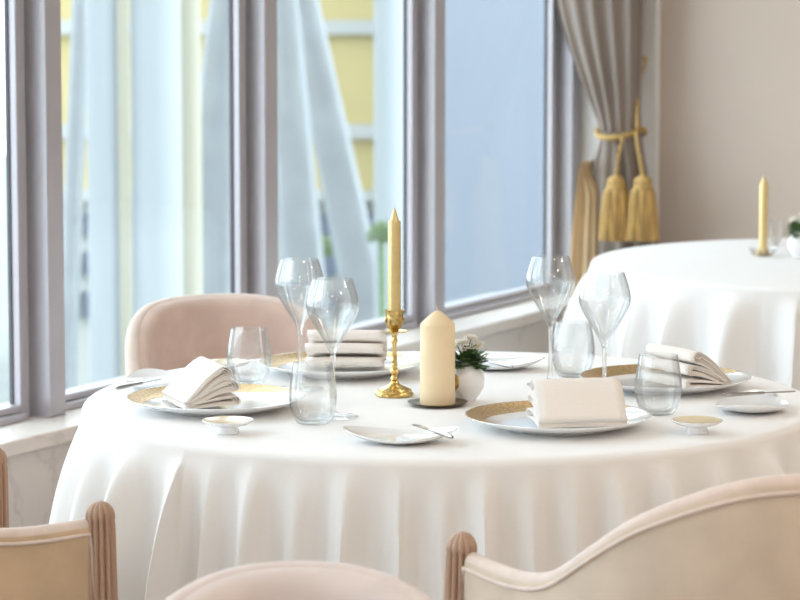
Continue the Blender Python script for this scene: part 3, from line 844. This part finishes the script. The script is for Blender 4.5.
def col(px0, px1, y, m, name, label):
    a = at_y(px0, 200, y); b = at_y(px1, 200, y); r = (b.x-a.x)/2
    o = MB().lathe([(0, 0), (r*1.12, 0), (r*1.12, .15), (r, .2), (r, 4.6), (r*1.12, 4.65), (r*1.12, 4.8), (0, 4.8)], 40).build(name, m, smooth=40)
    o.location = ((a.x+b.x)/2, y, GZ); return tag(o, label, 'column', 'outdoor columns')
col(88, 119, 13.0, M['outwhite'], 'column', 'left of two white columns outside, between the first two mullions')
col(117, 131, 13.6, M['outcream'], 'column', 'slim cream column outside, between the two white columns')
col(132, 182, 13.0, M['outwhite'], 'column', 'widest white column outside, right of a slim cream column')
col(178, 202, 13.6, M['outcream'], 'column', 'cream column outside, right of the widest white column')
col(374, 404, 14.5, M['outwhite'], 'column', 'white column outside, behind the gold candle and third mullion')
def screen(p_top, p_bot, w_top, w_bot, y, label):
    # leaning ribbed screen: stiles and many slats, centre line from p_top to p_bot (pixels at depth y)
    mb = MB(); A = at_y(*p_top, y); B = at_y(*p_bot, y); n = 150
    sc = y/F
    for i in range(n):
        t0 = i/n; t1 = (i+.86)/n
        P = A.lerp(B, t0); Q = A.lerp(B, t1)
        w0 = (w_top+(w_bot-w_top)*t0)*sc/2; w1 = (w_top+(w_bot-w_top)*t1)*sc/2
        mb.add([V(P.x-w0, y, P.z), V(P.x+w0, y, P.z), V(Q.x+w1, y-.03, Q.z), V(Q.x-w1, y-.03, Q.z), V(P.x-w0, y+.03, P.z), V(P.x+w0, y+.03, P.z), V(Q.x+w1, y+.02, Q.z), V(Q.x-w1, y+.02, Q.z)],
               [(0, 1, 2, 3), (7, 6, 5, 4), (0, 4, 5, 1), (1, 5, 6, 2), (2, 6, 7, 3), (3, 7, 4, 0)])
    rt = thing('leaning_screen', label, 'screen', (B.x, y, B.z), 0, 'leaning white slatted screens')
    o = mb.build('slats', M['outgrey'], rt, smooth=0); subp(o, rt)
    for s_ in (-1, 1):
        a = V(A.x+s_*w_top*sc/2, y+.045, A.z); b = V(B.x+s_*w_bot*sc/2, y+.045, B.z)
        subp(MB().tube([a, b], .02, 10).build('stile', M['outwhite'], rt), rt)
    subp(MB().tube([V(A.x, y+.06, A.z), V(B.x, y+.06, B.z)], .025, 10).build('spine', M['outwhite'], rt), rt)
    return rt
def ybot(x, y): # pixel row of the ground below at that depth
    p = V(0, y, GZ)-CAM; c = math.cos(PITCH); s_ = math.sin(PITCH)
    return 300-F*(p.z*c+p.y*s_)/(p.y*c-p.z*s_)
def lean(x0, y0, x1, y1, w0, w1, y, label):
    yb_ = ybot(0, y); k = (x1-x0)/(y1-y0); yt = -260
    wk = (w1-w0)/(y1-y0)
    return screen((x0+k*(yt-y0), yt), (x0+k*(yb_-y0), yb_), max(8, w0+wk*(yt-y0)), w0+wk*(yb_-y0), y, label)
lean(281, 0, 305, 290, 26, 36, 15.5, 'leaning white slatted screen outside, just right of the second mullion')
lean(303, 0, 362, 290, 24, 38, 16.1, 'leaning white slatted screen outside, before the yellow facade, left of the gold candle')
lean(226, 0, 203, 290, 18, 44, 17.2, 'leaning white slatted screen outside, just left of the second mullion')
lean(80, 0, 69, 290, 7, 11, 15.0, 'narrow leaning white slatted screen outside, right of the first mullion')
def bush(px, py, y, r, label):
    rnd = random.Random(px); p = at_y(px, py, y); mb = MB()
    for k in range(420):
        a = rnd.uniform(0, 2*PI); e = rnd.uniform(-.5, PI/2); d = V(math.cos(a)*math.cos(e), math.sin(a)*math.cos(e), math.sin(e))
        c = d*r*rnd.uniform(.5, 1.0); s_ = d.orthogonal().normalized(); t_ = d.cross(s_)
        l = r*.16
        mb.add([c-s_*l*.5, c+t_*l-d*l*.1, c+s_*l*.5, c-t_*l, c+d*l*.12], [(0, 1, 4), (1, 2, 4), (2, 3, 4), (3, 0, 4), (0, 3, 2, 1)])
    rt = thing('shrub', label, 'shrub', (p.x, y, GZ), 0, 'green shrubs outdoors')
    o = mb.build('foliage', M['leaf2'], rt, smooth=0); o.location = (0, 0, p.z-GZ)
    MB().tube([V(0, 0, 0), V(.02, 0, (p.z-GZ)*.5), V(0, 0, p.z-GZ)], .012, 8).build('trunk', M['leaf'], rt)
bush(381, 236, 14.05, .075, 'small green shrub outside, just left of the tall gold candle')
bush(322, 250, 19.5, .10, 'dull green shrub outside, above the wine glasses')

# ------------------------------------------------------------------ light
w = bpy.data.worlds.new('sky'); S.world = w; w.use_nodes = True
bg = w.node_tree.nodes['Background']; bg.inputs[0].default_value = (.88, .95, 1.0, 1); bg.inputs[1].default_value = 4.2
def lamp(name, s, o, size, power, col):
    ld = bpy.data.lights.new(name, 'AREA'); ld.shape = 'DISK'; ld.size = size; ld.energy = power; ld.color = col
    lo = bpy.data.objects.new(name, ld); C.objects.link(lo); lo.location = wl(s, o, CEIL-.02); return lo
for s_ in (-8, -5.2, -2.4, .2):
    for o_, pw_ in ((1.6, 4), (3.6, 13), (5.6, 20)):
        lamp('fill_lamp', s_, o_, .5, pw_, (1.0, .90, .80))  # unseen lamps without fixtures, added as warm fill for the room
S.view_settings.view_transform = 'Standard'; S.view_settings.look = 'None'; S.view_settings.gamma = 1; S.view_settings.exposure = 0.14
S.view_settings.use_curve_mapping = False
S.cycles.use_denoising = True
S.cycles.max_bounces = 16; S.cycles.diffuse_bounces = 6; S.cycles.transmission_bounces = 14; S.cycles.transparent_max_bounces = 24; S.cycles.glossy_bounces = 6
S.cycles.sample_clamp_indirect = 6
